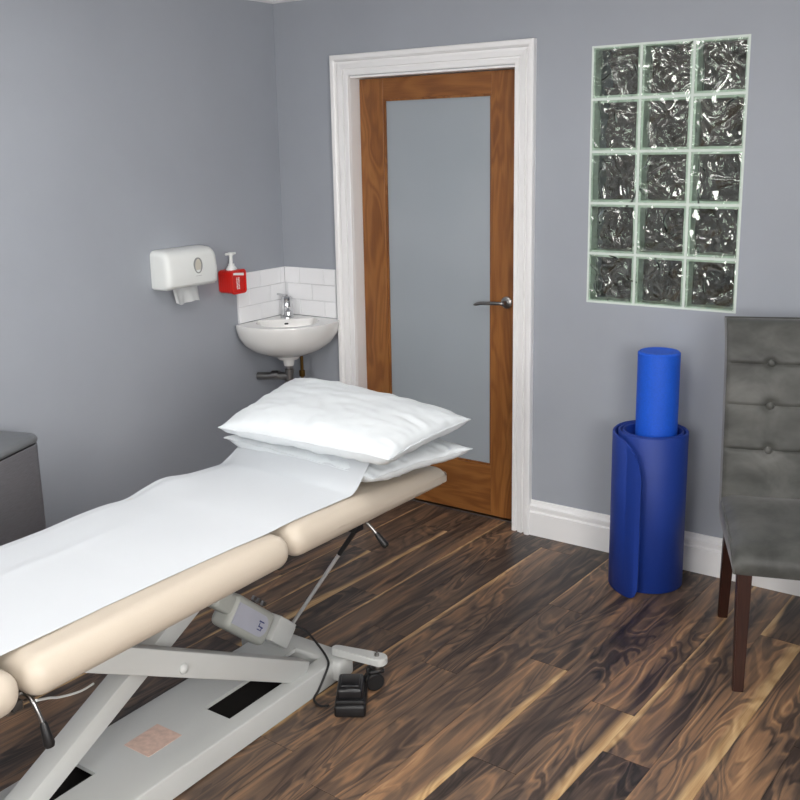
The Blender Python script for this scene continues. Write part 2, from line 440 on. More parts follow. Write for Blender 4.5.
# ------------------------------------------------------------------ door
def build_door():
    # casing: moulded profile mitred round the opening; (distance outward from the opening, projection)
    W = .092; x0, x1, zt = .442, 1.295, 2.014
    prof = [(0,0),(0,.013),(.004,.016),(.019,.016),(.021,.007),(.029,.007),(.031,.018),(.052,.022),(.054,.011),(.062,.011),(.066,.024),(.072,.030),(.088,.031),(W,.027),(W,0)]
    bm = bmesh.new()
    def loop(px, pz, sx, sz): return [(px+sx*d, -h, pz+sz*d) for d, h in prof]
    loft(bm, [loop(x0,0,-1,0), loop(x0,zt,-1,1), loop(x1,zt,1,1), loop(x1,0,1,0)])
    arch = struct('trim_2', bm, M_WHITE, angle=15)
    # lining
    bm = bmesh.new()
    b2(bm, .430,.4435, -.001,.16, 0,2.012); b2(bm, 1.2985,1.312, -.001,.16, 0,2.012); b2(bm, .430,1.312, -.001,.16, 2.0025,2.012)
    b2(bm, .4435,.456, .115,.16, 0,2.0025); b2(bm, 1.286,1.2985, .115,.16, 0,2.0025); b2(bm, .4435,1.2985, .115,.16, 1.99,2.0025)
    struct('trim_3', bm, M_WHITE, smooth=False)
    # leaf
    X0, X1, Z0, Z1 = .4465, 1.2955, .012, 1.999; Y0, Y1 = .068, .111
    GX0, GX1, GZ0, GZ1 = .578, 1.142, .250, 1.906
    bm = bmesh.new(); uvl = bm.loops.layers.uv.new('grain')
    pieces = [(X0,GX0,Z0,Z1,'v'),(GX1,X1,Z0,Z1,'v'),(GX0,GX1,Z0,GZ0,'h'),(GX0,GX1,GZ1,Z1,'h')]
    for i, (a,b,c,d,dr) in enumerate(pieces):
        vs = b2(bm, a,b,Y0,Y1,c,d,.0012,1)
        for f in set(f for v in vs for f in v.link_faces):
            for lp in f.loops:
                p = lp.vert.co
                lp[uvl].uv = (p.x+p.y+i*3.1, p.z+i*1.7) if dr == 'v' else (p.z+p.y+i*3.1, p.x+i*1.7)
    leaf = struct('door_1', bm, M_DOORWOOD, angle=25)
    leaf['label'] = 'walnut framed interior door with a tall satin glass pane'
    bm = bmesh.new()
    for (a,b,c,d) in ((GX0,GX0+.009,GZ0,GZ1),(GX1-.009,GX1,GZ0,GZ1),(GX0+.009,GX1-.009,GZ0,GZ0+.009),(GX0+.009,GX1-.009,GZ1-.009,GZ1)):
        vs = b2(bm, a,b, Y0+.006,Y0+.014, c,d)
    uvl = bm.loops.layers.uv.new('grain')
    for f in bm.faces:
        for lp in f.loops: lp[uvl].uv = (lp.vert.co.x, lp.vert.co.z)
    make_obj('glazing_bead', bm, M_DOORWOOD, leaf)
    bm = bmesh.new(); b2(bm, GX0+.001,GX1-.001, Y0+.015,Y0+.023, GZ0+.001,GZ1-.001)
    make_obj('glass_pane', bm, M_FROST, leaf, smooth=False)
    # lever handle
    hx, hz = 1.222, 1.017
    bm = bmesh.new(); R = Matrix.Rotation(PI/2, 3, 'X')
    lathe(bm, [(.0,.0),(.026,.0),(.027,.004),(.026,.008),(.018,.012),(.0105,.013),(.0095,.045),(.0,.046)], (hx,Y0,hz), 28, R)
    pts = smooth_path([(hx,Y0-.040,hz),(hx-.022,Y0-.046,hz),(hx-.060,Y0-.050,hz-.001),(hx-.105,Y0-.050,hz-.004),(hx-.140,Y0-.046,hz-.014)],5)
    tube(bm, pts, [.0085]*4+[.0075]*(len(pts)-6)+[.006,.004], 12)
    make_obj('door_handle', bm, M_STEEL, leaf)
    bm = bmesh.new(); b2(bm, .4435,1.2985, .060,.125, 0,.006, .002,2)
    struct('trim_4', bm, M_STEEL)
build_door()

# ------------------------------------------------------------------ glass block window
def build_blocks():
    bm = bmesh.new(); g = .0052; D0, D1 = -.001, .082
    # mortar strips
    for i in range(4):
        x = WX0+.2*i; b2(bm, x-(g if i else 0), x+(g if i < 3 else 0) if i else x+2*g, D0,D1, WZ0,WZ1) if 0 < i < 3 else None
    b2(bm, WX0,WX0+2*g*.8, D0,D1, WZ0,WZ1); b2(bm, WX1-2*g*.8,WX1, D0,D1, WZ0,WZ1)
    for j in range(6):
        z = WZ0+.2*j; lo = z-(g if 0 < j else 0); hi = z+(g if j < 5 else 0)
        if j == 0: hi = z+2*g*.8
        if j == 5: lo = z-2*g*.8
        b2(bm, WX0,WX1, D0+.0003,D1, lo,hi)
    frame = struct('window_1', bm, M_MORTAR, smooth=False)
    frame['label'] = 'glass block window three blocks wide and five high'
    for j in range(5):
        for i in range(3):
            xa = WX0+.2*i+.0055; xb = xa+.189; za = WZ0+.2*j+.0055; zb = za+.189
            bm = bmesh.new(); cx, cz = (xa+xb)/2, (za+zb)/2
            # hollow body: four side walls
            t = .008
            for (a,b,c,d) in ((xa,xa+t,za,zb),(xb-t,xb,za,zb),(xa+t,xb-t,za,za+t),(xa+t,xb-t,zb-t,zb)):
                b2(bm, a,b, .004,.076, c,d)
            body = make_obj('glass_block', bm, M_GREEN, frame, smooth=False)
            bm = bmesh.new(); b2(bm, xa,xb, .001,.0035, za,zb)
            make_obj('front_face', bm, M_GLASSF, body, smooth=False)
            # rippled inner pane
            bm = bmesh.new(); n = 36; a0, a1, c0, c1 = xa+t, xb-t, za+t, zb-t
            def hgt(x, z, s):
                e = min(1, min(x-a0, a1-x, z-c0, c1-z)/.012+.0)
                v = noise.noise(Vector((x*11+3*s+i*5, z*11+j*7, s*4)))+.45*noise.noise(Vector((x*25+s, z*25+i, j+s*2)))
                return v*.018*(.35+.65*e)
            for s, yb in ((0,.060),(1,.070)):
                vs = [[bm.verts.new((a0+(a1-a0)*p/n, yb+hgt(a0+(a1-a0)*p/n, c0+(c1-c0)*q/n, s)*(1 if s == 0 else .4), c0+(c1-c0)*q/n)) for p in range(n+1)] for q in range(n+1)]
                for q in range(n):
                    for p in range(n): bm.faces.new((vs[q][p],vs[q][p+1],vs[q+1][p+1],vs[q+1][p]))
                if s == 0: first = vs
                else:
                    ring = lambda G: [G[0][p] for p in range(n)]+[G[q][n] for q in range(n)]+[G[n][n-p] for p in range(n)]+[G[n-q][0] for q in range(n)]
                    A, B = ring(first), ring(vs)
                    for k in range(len(A)): bm.faces.new((A[k],A[(k+1)%len(A)],B[(k+1)%len(A)],B[k]))
            make_obj('rippled_pane', bm, M_GLASSB, body)
build_blocks()

# ------------------------------------------------------------------ ceiling lamps
LNAMES = ['square white ceiling panel light in front of the glass block window', 'long white ceiling panel light above the treatment couch', 'long white ceiling panel light at the rear of the room']
for (x,y,sx,sy,st), lab in zip(PANELS, LNAMES):
    t = thing('ceiling_light', lab, 'ceiling light', (x,y,ROOM_Z), 0, 'ceiling panel lights')
    bm = bmesh.new()
    for (a,b,c,d) in ((-sx/2-.02,-sx/2,-sy/2-.02,sy/2+.02),(sx/2,sx/2+.02,-sy/2-.02,sy/2+.02),(-sx/2,sx/2,-sy/2-.02,-sy/2),(-sx/2,sx/2,sy/2,sy/2+.02)):
        b2(bm, a,b,c,d,-.03,0)
    make_obj('frame', bm, M_WHITE, t, smooth=False)
    bm = bmesh.new(); b2(bm, -sx/2,sx/2,-sy/2,sy/2,-.024,-.002)
    make_obj('diffuser', bm, emis('lamp_diffuser', (1,.985,.96), st), t, smooth=False)
t = thing('ceiling_light', 'small round ceiling light added unseen in the passage beyond the door', 'ceiling light', (1.2,1.0,ROOM_Z))  # unseen lamp, added to light the passage behind the glass
bm = bmesh.new(); lathe(bm, [(0,0),(.16,0),(.16,-.04),(.14,-.055),(0,-.06)], (0,0,0), 32)
make_obj('lamp_shade', bm, emis('added_passage_lamp', (1,.9,.8), 30), t)

# ------------------------------------------------------------------ corner splashback + basin
def build_splash():
    t = thing('tiled_splashback', 'white brick tiled splashback in the corner above the basin', 'splashback', (0,0,.883))
    zr = [0,.079,.159,.239]
    bm = bmesh.new(); b2(bm, 0,.008, -.350,0, 0,.237); b2(bm, .008,.331, -.008,0, 0,.237)
    make_obj('grout', bm, M_GROUT, t, smooth=False)
    bm = bmesh.new(); gp = .0016
    for r in range(3):
        z0, z1 = zr[r]+gp/2, zr[r+1]-gp/2
        js = [.012,.108,.262,.331] if r != 1 else [.012,.030,.185,.331]
        for a, b in zip(js, js[1:]):
            if b-a > .02: b2(bm, a+gp/2,b-gp/2, -.0135,-.008, z0,z1, .0022,2)
        js = [.0135,.045,.195,.350] if r != 1 else [.0135,.122,.275,.350]
        for a, b in zip(js, js[1:]):
            b2(bm, .008,.0135, -b+gp/2,-a-gp/2, z0,z1, .0022,2)
    make_obj('tile', bm, M_TILE, t, angle=20)['kind'] = 'stuff'
    del bpy.data.objects['tile']['kind']
build_splash()
def build_basin():
    t = thing('corner_basin', 'white ceramic corner basin mounted under the tiled splashback', 'basin', (0,0,.60))
    zt = .883-.60; cx, cy, R = .118, -.140, .270
    n = 72
    def outline(s, off=.0165):
        # corner basin outline scaled about its own middle: wall, wall, round front
        out = []
        for k in range(n):
            a = 2*PI*k/n; x = cx+R*s*math.cos(a); y = cy+R*s*math.sin(a)
            out.append((max(off, x), min(-off, y)))
        return out
    def lp(s, z, off=.0165, sh=(0,0)): return [(x+sh[0], y+sh[1], z) for x, y in outline(s, off)]
    bm = bmesh.new()
    # outside of the bowl going up, over the rim, then the inside going down
    def arc(s, z, c=(.17,-.18), inner=False, off=.0165):
        out = []
        for k in range(n):
            a = 2*PI*k/n
            bxx, byy = cx+R*math.cos(a), cy+R*math.sin(a)
            bxx = max(off, bxx); byy = min(-off, byy)
            out.append((c[0]+(bxx-c[0])*s, c[1]+(byy-c[1])*s, z))
        return out
    C1 = (.165,-.185)
    loops = [arc(.18,zt-.172,C1), arc(.42,zt-.160,C1), arc(.66,zt-.136,C1), arc(.84,zt-.102,C1), arc(.945,zt-.062,C1), arc(.988,zt-.025,C1), arc(1,zt-.006,C1), arc(.992,zt,C1), arc(.965,zt,C1)]
    # inner bowl is shifted to the front leaving a tap ledge in the corner
    C2 = (.180,-.198)
    def inn(s, z):
        out = []
        for k in range(n):
            a = 2*PI*k/n
            rr = .150*s; x = C2[0]-.01+rr*1.0*math.cos(a); y = C2[1]+.01+rr*math.sin(a)
            # flatten the side that faces the corner
            d = (-(x-C2[0])+(y-C2[1]))/math.sqrt(2)
            lim = .085*s
            if d > lim: x += (d-lim)/math.sqrt(2); y -= (d-lim)/math.sqrt(2)
            out.append((x,y,z))
        return out
    loops += [inn(1.0,zt-.001), inn(.97,zt-.010), inn(.90,zt-.05), inn(.75,zt-.10), inn(.45,zt-.13), inn(.08,zt-.135)]
    loft(bm, loops, caps=True)
    basin = make_obj('bowl', bm, M_CERAMIC, t, angle=50)
    bm = bmesh.new(); lathe(bm, [(.0,.098),(.028,.098),(.026,.078),(.024,.066),(0,.066)], (.165,-.185,0), 24); lathe(bm, [(0,.13),(.07,.125),(.05,.10),(.0,.098)], (.165,-.185,0), 24)
    make_obj('outlet_boss', bm, M_CERAMIC, t)
    # overflow slot
    bm = bmesh.new(); Rm = Matrix.Rotation(math.radians(45),3,'Z')
    bx(bm, (.124,-.144,zt-.022), (.020,.006,.009), .003,2,Rm)
    make_obj('overflow_slot', bm, M_BLACK, t)
    # waste pipe
    bm = bmesh.new(); lathe(bm, [(0,.066),(.018,.066),(.018,.05),(.021,.048),(.021,.030),(.019,.028),(.019,-.005),(.026,-.010),(.026,-.045),(.018,-.055),(0,-.056)], (.165,-.185,0), 20)
    tube(bm, [(.165,-.185,.012),(.10,-.205,.009),(.004,-.235,.004)], .019, 16)
    tube(bm, [(.115,-.200,.0145),(.080,-.211,.0115)], .024, 16)
    make_obj('waste_trap', bm, M_STEEL, t)
    brass = simple('aged_brass', (120,92,50), .35, 1)
    bm = bmesh.new(); tube(bm, [(.20,-.13,.13),(.20,-.13,-.02),(.20,-.13,-.10)], .008, 10); bx(bm, (.20,-.13,.02), (.024,.024,.034), .006,2)
    make_obj('isolation_valve', bm, brass, t)
    # mixer tap on the ledge
    tt = thing('mixer_tap', 'small chrome mixer tap on the ledge of the corner basin', 'tap', (.085,-.090,.883), math.radians(-45)); tt.scale = (1.3,1.3,1.1)
    bm = bmesh.new(); lathe(bm, [(0,0),(.026,0),(.026,.004),(.0225,.006),(.0215,.062),(.0205,.066),(.0215,.070),(.0215,.088),(.016,.095),(0,.096)], (0,0,0), 28)
    make_obj('tap_body', bm, M_CHROME, tt)
    bm = bmesh.new(); tube(bm, smooth_path([(0,-.0,.040),(.03,0,.044),(.055,0,.044),(.072,0,.036)],5), .0125, 14); tube(bm, [(.070,0,.037),(.072,0,.022)], .012, 14)
    make_obj('spout', bm, M_CHROME, tt)
    bm = bmesh.new()
    tube(bm, [(0,0,.094),(-.014,-.016,.098),(-.028,-.032,.101)], [.008,.006,.005], 10)
    make_obj('lever', bm, M_CHROME, tt)
build_basin()

# ------------------------------------------------------------------ paper towel dispenser
def build_dispenser():
    t = thing('paper_towel_dispenser', 'white wall mounted paper towel dispenser with an oval viewing slot', 'dispenser', (0,-.716,1.12))
    bm = bmesh.new(); H = .162; W = .152
    # body section in x (out of the wall) / z, swept along y with rounded ends
    def sec(inset, y):
        P = []
        dx = .108-inset; z0 = 0.0; z1 = H-inset*.8
        P += [(.002, z0), (.03,z0-.0), (dx-.012,z0+.0), (dx-.003,z0+.004), (dx,z0+.014), (dx+.004*(1-inset/.03),z0+.06),(dx-.002, z1-.052)]
        for i in range(1,7):
            a = PI/2*i/6; P.append((dx-.002-.050*(1-math.cos(a)), z1-.052+.050*math.sin(a)))
        P += [(.03,z1),(.002,z1)]
        return [(x,y,z) for x,z in P]
    ys = [(.030,-W),(.016,-W+.003),(.007,-W+.009),(.002,-W+.019),(0,-W+.032),(0,-.05),(0,.05),(0,W-.032),(.002,W-.019),(.007,W-.009),(.016,W-.003),(.030,W)]
    loft(bm, [sec(i,y) for i,y in ys])
    body = make_obj('cover', bm, M_PLASTIC, t, angle=50)
    bm = bmesh.new(); b2(bm, .001,.085, -W+.006,W-.006, -.007,.0005, .003,2)
    make_obj('base_tray', bm, simple('light_grey_plastic',(206,209,208),.4), t)
    bm = bmesh.new(); M = Matrix.Rotation(PI/2,3,'Y')
    def oval(bm, a, b, x0, x1, y, z, n=28):
        loft(bm, [[(x, y+a*math.cos(2*PI*k/n), z+b*math.sin(2*PI*k/n)) for k in range(n)] for x in (x0,x1)])
    n=28; yo, zo = .022, .086
    loft(bm, [[(x, yo+a*math.cos(2*PI*k/n), zo+b*math.sin(2*PI*k/n)) for k in range(n)] for (a,b,x) in ((.0245,.035,.108),(.024,.0345,.1140),(.0195,.030,.1140),(.0185,.029,.1108))], caps=False)
    make_obj('slot_rim', bm, simple('grey_slot_rim',(150,152,150),.4), t)
    bm = bmesh.new(); oval(bm, .0188,.0293,.1085,.1112,yo,zo)
    make_obj('viewing_slot', bm, simple('cream_towel_edge',(206,202,190),.7), t)
    bm = bmesh.new(); b2(bm, .1115,.1128, .006,.040, .0405,.0425)
    make_obj('maker_mark', bm, simple('grey_print',(188,190,190),.5), t, smooth=False)
    tw = thing('paper_towel', 'folded white paper towel hanging out of the dispenser', 'paper towel', (.06,-.716,1.113))
    bm = bmesh.new(); L = []
    for s, off in ((0,0),(1,.006)):
        pass
    nU, nV = 22, 8; rows = []
    for q in range(nV+1):
        v = q/nV; row = []
        for p in range(nU+1):
            u = p/nU; y = -.088+.145*u+v*.012*(u-.3)
            z = .004-v*(.066+.008*math.sin(u*7)+.012*(1-abs(2*u-1.15)))
            x = .012*math.sin(u*9+1)*v+.004*math.sin(u*23)*v+.012*v
            row.append(bm.verts.new((x,y,z)))
        rows.append(row)
    for a, b in zip(rows, rows[1:]):
        for p in range(nU): bm.faces.new((a[p],a[p+1],b[p+1],b[p]))
    bmesh.ops.solidify(bm, geom=bm.faces[:], thickness=.003)
    make_obj('sheet', bm, M_TISSUE, tw)
    # soap
    hs = thing('soap_holder', 'red wall mounted soap holder between dispenser and basin', 'soap holder', (0,-.425,1.04))
    bm = bmesh.new()
    def rr(w, h, r, n=6):
        P = []
        for (sx, sy, a0) in ((1,1,0),(-1,1,90),(-1,-1,180),(1,-1,270)):
            for i in range(n+1):
                a = math.radians(a0+90*i/n); P.append((sx*(w-r)+r*math.cos(a), sy*(h-r)+r*math.sin(a)))
        return P
    hw, hh = .0475, .056; zc = .060
    def ring(x, w, h, r): return [(x, p, zc+q) for p, q in rr(w,h,r)]
    L = [ring(.001,hw*.8,hh*.8,.012), ring(.004,hw*.92,hh*.9,.014)]
    for i in range(5):
        x = .010+i*.0145
        L += [ring(x,hw*.96,hh*.94,.015), ring(x+.006,hw*.985,hh*.965,.016), ring(x+.010,hw*.96,hh*.94,.015)]
    L += [ring(.084,hw,hh,.016), ring(.094,hw,hh,.016), ring(.096,hw*.97,hh*.97,.015), ring(.096,hw*.84,hh*.84,.012), ring(.091,hw*.82,hh*.82,.012), ring(.091,hw*.4,hh*.4,.006)]
    loft(bm, L)
    make_obj('holder_body', bm, M_RED, hs, angle=40)
    bt = thing('soap_bottle', 'white pump soap bottle standing in the red holder', 'soap bottle', (.048,-.425,1.150)); bt.scale = (1.3,1.3,1.1)
    bm = bmesh.new(); lathe(bm, [(0,-.004),(.020,-.004),(.020,.008),(.014,.018),(.0115,.019),(.0115,.028),(0,.028)], (0,0,0), 24)
    make_obj('collar', bm, M_PLASTIC, bt)
    bm = bmesh.new(); lathe(bm, [(0,.027),(.0065,.027),(.006,.062),(.010,.064),(.010,.074),(0,.075)], (0,0,0), 18)
    tube(bm, [(.0,.022,.070),(0,-.002,.071),(0,-.024,.070)], [.005,.006,.005], 10)
    make_obj('pump', bm, M_PLASTIC, bt)
    # label: pale strip and a column of small white marks
    bm = bmesh.new()
    loft(bm, [[(x,-.034,.104),(x,.034,.098),(x,.034,.086),(x,-.034,.094)] for x in (.0912,.0930)])
    rnd = random.Random(3)
    for c, yy in ((0,-.012),(1,.000)):
        z = .080
        while z > .028:
            h = rnd.uniform(.003,.006); b2(bm, .0912,.0924, yy-rnd.uniform(.002,.0045),yy+rnd.uniform(.002,.0045), z-h,z); z -= h+.0022
    o = make_obj('label_print', bm, M_PLASTIC, hs, smooth=False)
build_dispenser()

# ------------------------------------------------------------------ pedal bin
def build_bin():
    t = thing('pedal_bin', 'tall brushed steel pedal bin with grey lid against the left wall', 'bin', (.205,-1.880,0), math.radians(20))
    def rr(w, h, r, n=8):
        P = []
        for (sx, sy, a0) in ((1,1,0),(-1,1,90),(-1,-1,180),(1,-1,270)):
            for i in range(n+1):
                a = math.radians(a0+90*i/n); P.append((sx*(w-r)+r*math.cos(a), sy*(h-r)+r*math.sin(a)))
        return P
    hw, hh, r = .128, .20, .055
    lp = lambda s, z, rr_=r: [(x, y, z) for x, y in rr(hw*s, hh*s, rr_*s)]
    bm = bmesh.new(); loft(bm, [lp(1.02,.02), lp(1.0,.30), lp(.985,.680), lp(.97,.682), lp(.97,.675)])
    make_obj('body', bm, M_BIN, t)
    bm = bmesh.new(); loft(bm, [lp(1.03,0), lp(1.03,.02), lp(.99,.024)])
    make_obj('base_ring', bm, M_BLACK, t)
    bm = bmesh.new(); loft(bm, [lp(.965,.676), lp(.965,.692)])
    make_obj('gasket', bm, M_BLACK, t)
    bm = bmesh.new(); loft(bm, [lp(.99,.690), lp(1.003,.695), lp(.998,.703), lp(.96,.711), lp(.85,.716), lp(.5,.720), lp(.1,.721)])
    make_obj('lid', bm, M_BINLID, t, angle=50)
    bm = bmesh.new(); bx(bm, (hw+.028,0,.018), (.05,.09,.012), .004,2)
    make_obj('pedal', bm, M_BLACK, t)
    bm = bmesh.new(); lathe(bm, [(0,0),(.009,0),(.008,.002),(0,.003)], (hw*.985,-.075,.648), 16, Matrix.Rotation(PI/2,3,'Y'))
    make_obj('badge', bm, M_BLACK, t)
build_bin()

# ------------------------------------------------------------------ treatment couch
CX0, CX1 = .945, 1.585; CZ0, CZ1 = .575, .670
def build_couch():
    t = thing('treatment_couch', 'cream padded adjustable treatment couch on a pale grey steel base', 'treatment couch', (1.265,-2.1,0))
    ofs = Vector((-1.265,2.1,0))
    def done(name, bm, m, parent=t, **k):
        if k.pop('split', False): return split_loose(name, bm, lambda n_, b_: done(n_, b_, m, parent, **k))
        for v in bm.verts: v.co += ofs
        return make_obj(name, bm, m, parent, **k)
    def cushion(name, y0, y1, tilt=0, dz=0, piv=None):
        bm = bmesh.new(); n = 34
        hx = (CX1-CX0)/2; hy = (y1-y0)/2; hz = (CZ1-CZ0)/2; r = .046
        cx, cy, cz = (CX0+CX1)/2, (y0+y1)/2, (CZ0+CZ1)/2
        vs = bx(bm, (cx,cy,cz), (2*hx,2*hy,2*hz), .0455, 8)
        # long faces get extra rows so that the top can be crowned
        es = [e for e in bm.edges if e.calc_length() > .2]
        bmesh.ops.subdivide_edges(bm, edges=es, cuts=9, use_grid_fill=True)
        piv = piv if piv is not None else y0
        for v in bm.verts:
            x, y, z = v.co
            ex = 1-((x-cx)/hx)**2; ey = 1-abs((y-cy)/hy)**6
            if z > cz: v.co.z += .010*max(0,ex)*max(0,ey)
            if name == 'head_cushion' and z > cz: v.co.z -= .030*max(0,(y-y0)/(y1-y0))**1.5
            v.co.z += dz+math.tan(tilt)*(y-piv)
        return done(name, bm, M_VINYL, angle=60)
    cushion('head_cushion', -1.808, -.995, math.radians(-1.2), .006, -1.808)
    cushion('middle_cushion', -2.652, -1.816)
    cushion('foot_cushion', -3.40, -2.664, math.radians(2.0), .0, -2.664)
    # upholstery board frame
    dark = simple('dark_frame_steel', (66,64,62), .45, .4)
    bm = bmesh.new()
    for (a, b) in ((-1.78,-1.05),(-2.62,-1.84),(-3.36,-2.70)):
        b2(bm, 1.03,1.07, a,b, .545,.577, .003,2); b2(bm, 1.46,1.50, a,b, .545,.577, .003,2)
    for y in (-1.812,-2.655): b2(bm, 1.00,1.53, y-.012,y+.012, .552,.574, .003,2)
    done('cushion_frame', bm, dark, split=True)
    bm = bmesh.new(); tube(bm, [(1.02,-2.70,.553),(1.52,-2.66,.553)], .010, 12); bx(bm, (1.515,-2.655,.556), (.010,.04,.024), .003,2)
    done('hinge_bar', bm, M_STEEL)
    # ---- base tray with cut-outs
    bm = bmesh.new(); X0, X1, Y0, Y1, Z = 1.105, 1.430, -2.90, -1.50, .080
    xs = [X0,1.150,1.255,1.270,1.376,X1]; ys = [Y0,-2.62,-2.28,-1.898,-1.640,-1.555,-1.460,-1.41]
    ys = [Y0,-2.62,-2.282,-1.898,-1.650,-1.555,-1.460,-1.41]
    holes = {(1,1),(3,3),(3,5)}
    vt = {}
    def V(i,j): 
        if (i,j) not in vt: vt[(i,j)] = bm.verts.new((xs[i],ys[j],Z))
        return vt[(i,j)]
    for i in range(5):
        for j in range(7):
            if (i,j) not in holes: bm.faces.new((V(i,j),V(i+1,j),V(i+1,j+1),V(i,j+1)))
    be = [e for e in bm.edges if len(e.link_faces) == 1]
    r = bmesh.ops.extrude_edge_only(bm, edges=be)
    outer = lambda v: abs(v.co.x-X0) < 1e-5 or abs(v.co.x-X1) < 1e-5 or abs(v.co.y-ys[0]) < 1e-5 or abs(v.co.y-ys[-1]) < 1e-5
    for v in [g for g in r['geom'] if isinstance(g, bmesh.types.BMVert)]:
        v.co.z = .006 if outer(v) else Z-.012
    es = [e for e in bm.edges if all(abs(v.co.z-Z) < 1e-5 and outer(v) for v in e.verts) and not all(abs(f.normal.z) > .9 for f in e.link_faces)]
    bm.normal_update()
    es = [e for e in bm.edges if all(abs(v.co.z-Z) < 1e-5 and outer(v) for v in e.verts) and len(e.link_faces) == 2 and any(abs(f.calc_center_median().z-Z) > .01 for f in e.link_faces)]
    bmesh.ops.bevel(bm, geom=es, offset=.006, segments=3, profile=.5, affect='EDGES')
    base = done('base', bm, M_ENAMEL, angle=30)
    bm = bmesh.new()
    # end cross tube that carries the castor arms
    def rrl(y, z, n=6): pass
    b2(bm, 1.02,1.455, -1.480,-1.400, .012,.0815, .012,4)
    b2(bm, 1.02,1.455, -2.925,-2.871, .022,.086, .012,4)
    done('cross_tube', bm, M_ENAMEL, base, split=True)
    bm = bmesh.new(); b2(bm, 1.219,1.320, -2.156,-2.033, Z,Z+.0012)
    done('warning_plate', bm, simple('pink_plate',(206,178,164),.5,var=.12,nscale=60), base, smooth=False)['label'] = 'faded pink sticker'
    bm = bmesh.new(); b2(bm, X0+.012,X1-.012, Y0+.02,-1.42, .028,.032)  # dark sheet added below the cut-outs, standing in for the shade inside
    done('hole_shade_sheet', bm, M_DARK, base, smooth=False)
    # ---- scissor arms
    s = .53
    for xo in (1.3735,):
        bm = bmesh.new(); beam(bm, (xo,-1.570,.076), (xo,-2.480,.076+.91*s), (1,0,0), .050, .070, .004)
        a = done('scissor_arm', bm, M_ENAMEL)
        bm = bmesh.new(); sg = 1 if xo > 1.3 else -1
        lathe(bm, [(.015,0),(.015,.004),(.011,.009),(.004,.012),(0,.0125)], (xo+sg*.025,-2.079,.335), 20, Matrix.Rotation(sg*PI/2,3,'Y'))
        done('pivot_bolt', bm, M_ENAMEL, a)
    bm = bmesh.new(); beam(bm, (1.237,-2.56,.071), (1.237,-1.62,.561), (1,0,0), .070, .060, .004)
    done('scissor_arm', bm, M_ENAMEL)
    bm = bmesh.new(); tube(bm, [(1.14,-2.079,.338),(1.378,-2.079,.338)], .012, 14); tube(bm, [(1.12,-2.43,.50),(1.39,-2.43,.50)], .012, 14); tube(bm, [(1.12,-1.63,.556),(1.40,-1.63,.556)], .012, 14)
    done('pivot_rod', bm, M_STEEL, split=True)
    bm = bmesh.new()
    b2(bm, 1.02,1.12, -2.50,-2.40, .505,.560, .004,2)
    done('arm_bracket', bm, M_ENAMEL)
    # ---- actuator
    ax0 = Vector((1.215,-1.475,.115)); ax1 = Vector((1.215,-1.800,.395)); d = (ax1-ax0).normalized()
    sx = Vector((1,0,0)); up = d.cross(sx); M = Matrix((sx, d, up)).transposed()
    agrey = simple('grey_motor_plastic', (172,174,168), .42, var=.02)
    bm = bmesh.new(); bx(bm, ax0+d*.225-up*.016, (.084,.215,.112), .022,4,M); bx(bm, ax0+d*.36+up*.0, (.06,.09,.065), .014,3,M)
    act = done('actuator', bm, agrey)
    bm = bmesh.new()
    P = [(-.034,.095),(.034,.095)]+[(.034*math.cos(a), -.045+.034*math.sin(a)) for a in [-PI*i/12 for i in range(13)]]
    o_ = ax0+d*.225-up*.016
    loft(bm, [[o_+d*q+up*p+sx*h for p, q in P] for h in (.040,.0435)])
    done('label_panel', bm, simple('lilac_grey_panel',(178,180,192),.4), act)
    bm = bmesh.new()
    for (p,q,w_,h_) in ((.012,-.040,.004,.026),(-.004,-.043,.004,.024),(-.014,-.037,.003,.016),(.003,-.033,.010,.003),(-.010,-.049,.012,.003)):
        bx(bm, o_+d*q+up*p+sx*.0440, (.0012,h_,w_), 0,1,M)
    done('printed_mark', bm, simple('navy_print',(40,50,110),.5), act, smooth=False)
    bm = bmesh.new()
    bx(bm, ax0+d*.055+sx*.0, (.092,.100,.086), .006,2,M)
    bx(bm, ax0+d*.10+sx*-.050+up*.02, (.014,.14,.05), .004,2,M)
    done('actuator_bracket', bm, M_ENAMEL, act)
    bm = bmesh.new()
    for q in (.10,.13,.155): bx(bm, ax0+d*q+sx*-.048+up*.062, (.016,.014,.016), .003,2,M)
    lathe(bm, [(.006,0),(.006,.003),(0,.0035)], ax0+d*.035+sx*.022+up*.0430, 12, M @ Matrix.Identity(3))
    done('bracket_bolt', bm, M_STEEL, act, split=True)
    bm = bmesh.new(); tube(bm, [ax0+d*.34, ax0+d*.47], .017, 14)
    done('actuator_piston', bm, M_STEEL, act)
    # ---- gas strut to the head section
    p0 = Vector((1.204,-1.442,.105)); p1 = Vector((1.535,-1.475,.556)); dd = (p1-p0)
    bm = bmesh.new(); tube(bm, [p0, p0+dd*.86], .0062, 12)
    st = done('gas_strut', bm, simple('bright_rod',(226,226,226),.3,.7))
    bm = bmesh.new(); tube(bm, [p0+dd*.78, p1], .0080, 12); bx(bm, p1+Vector((0,0,.006)), (.03,.04,.02), .003,2)
    done('strut_barrel', bm, M_BLACK, st)
    # ---- release levers
    for (a, b, c) in (((1.530,-1.425,.568),(1.566,-1.413,.530),(1.598,-1.402,.487)), ((1.535,-2.628,.572),(1.561,-2.621,.520),(1.573,-2.618,.462))):
        a, b, c = Vector(a), Vector(b), Vector(c)
        bm = bmesh.new(); tube(bm, smooth_path([a+Vector((-.05,0,.0)),a,b+(c-b)*.2],4), .0055, 12)
        bx(bm, a+Vector((-.03,-.01,.0)), (.02,.05,.022), .003,2)
        lv = done('release_lever', bm, M_STEEL)
        bm = bmesh.new(); pp = [b, b+(c-b)*.12, b+(c-b)*.5, b+(c-b)*.85, b+(c-b)*.97, c]
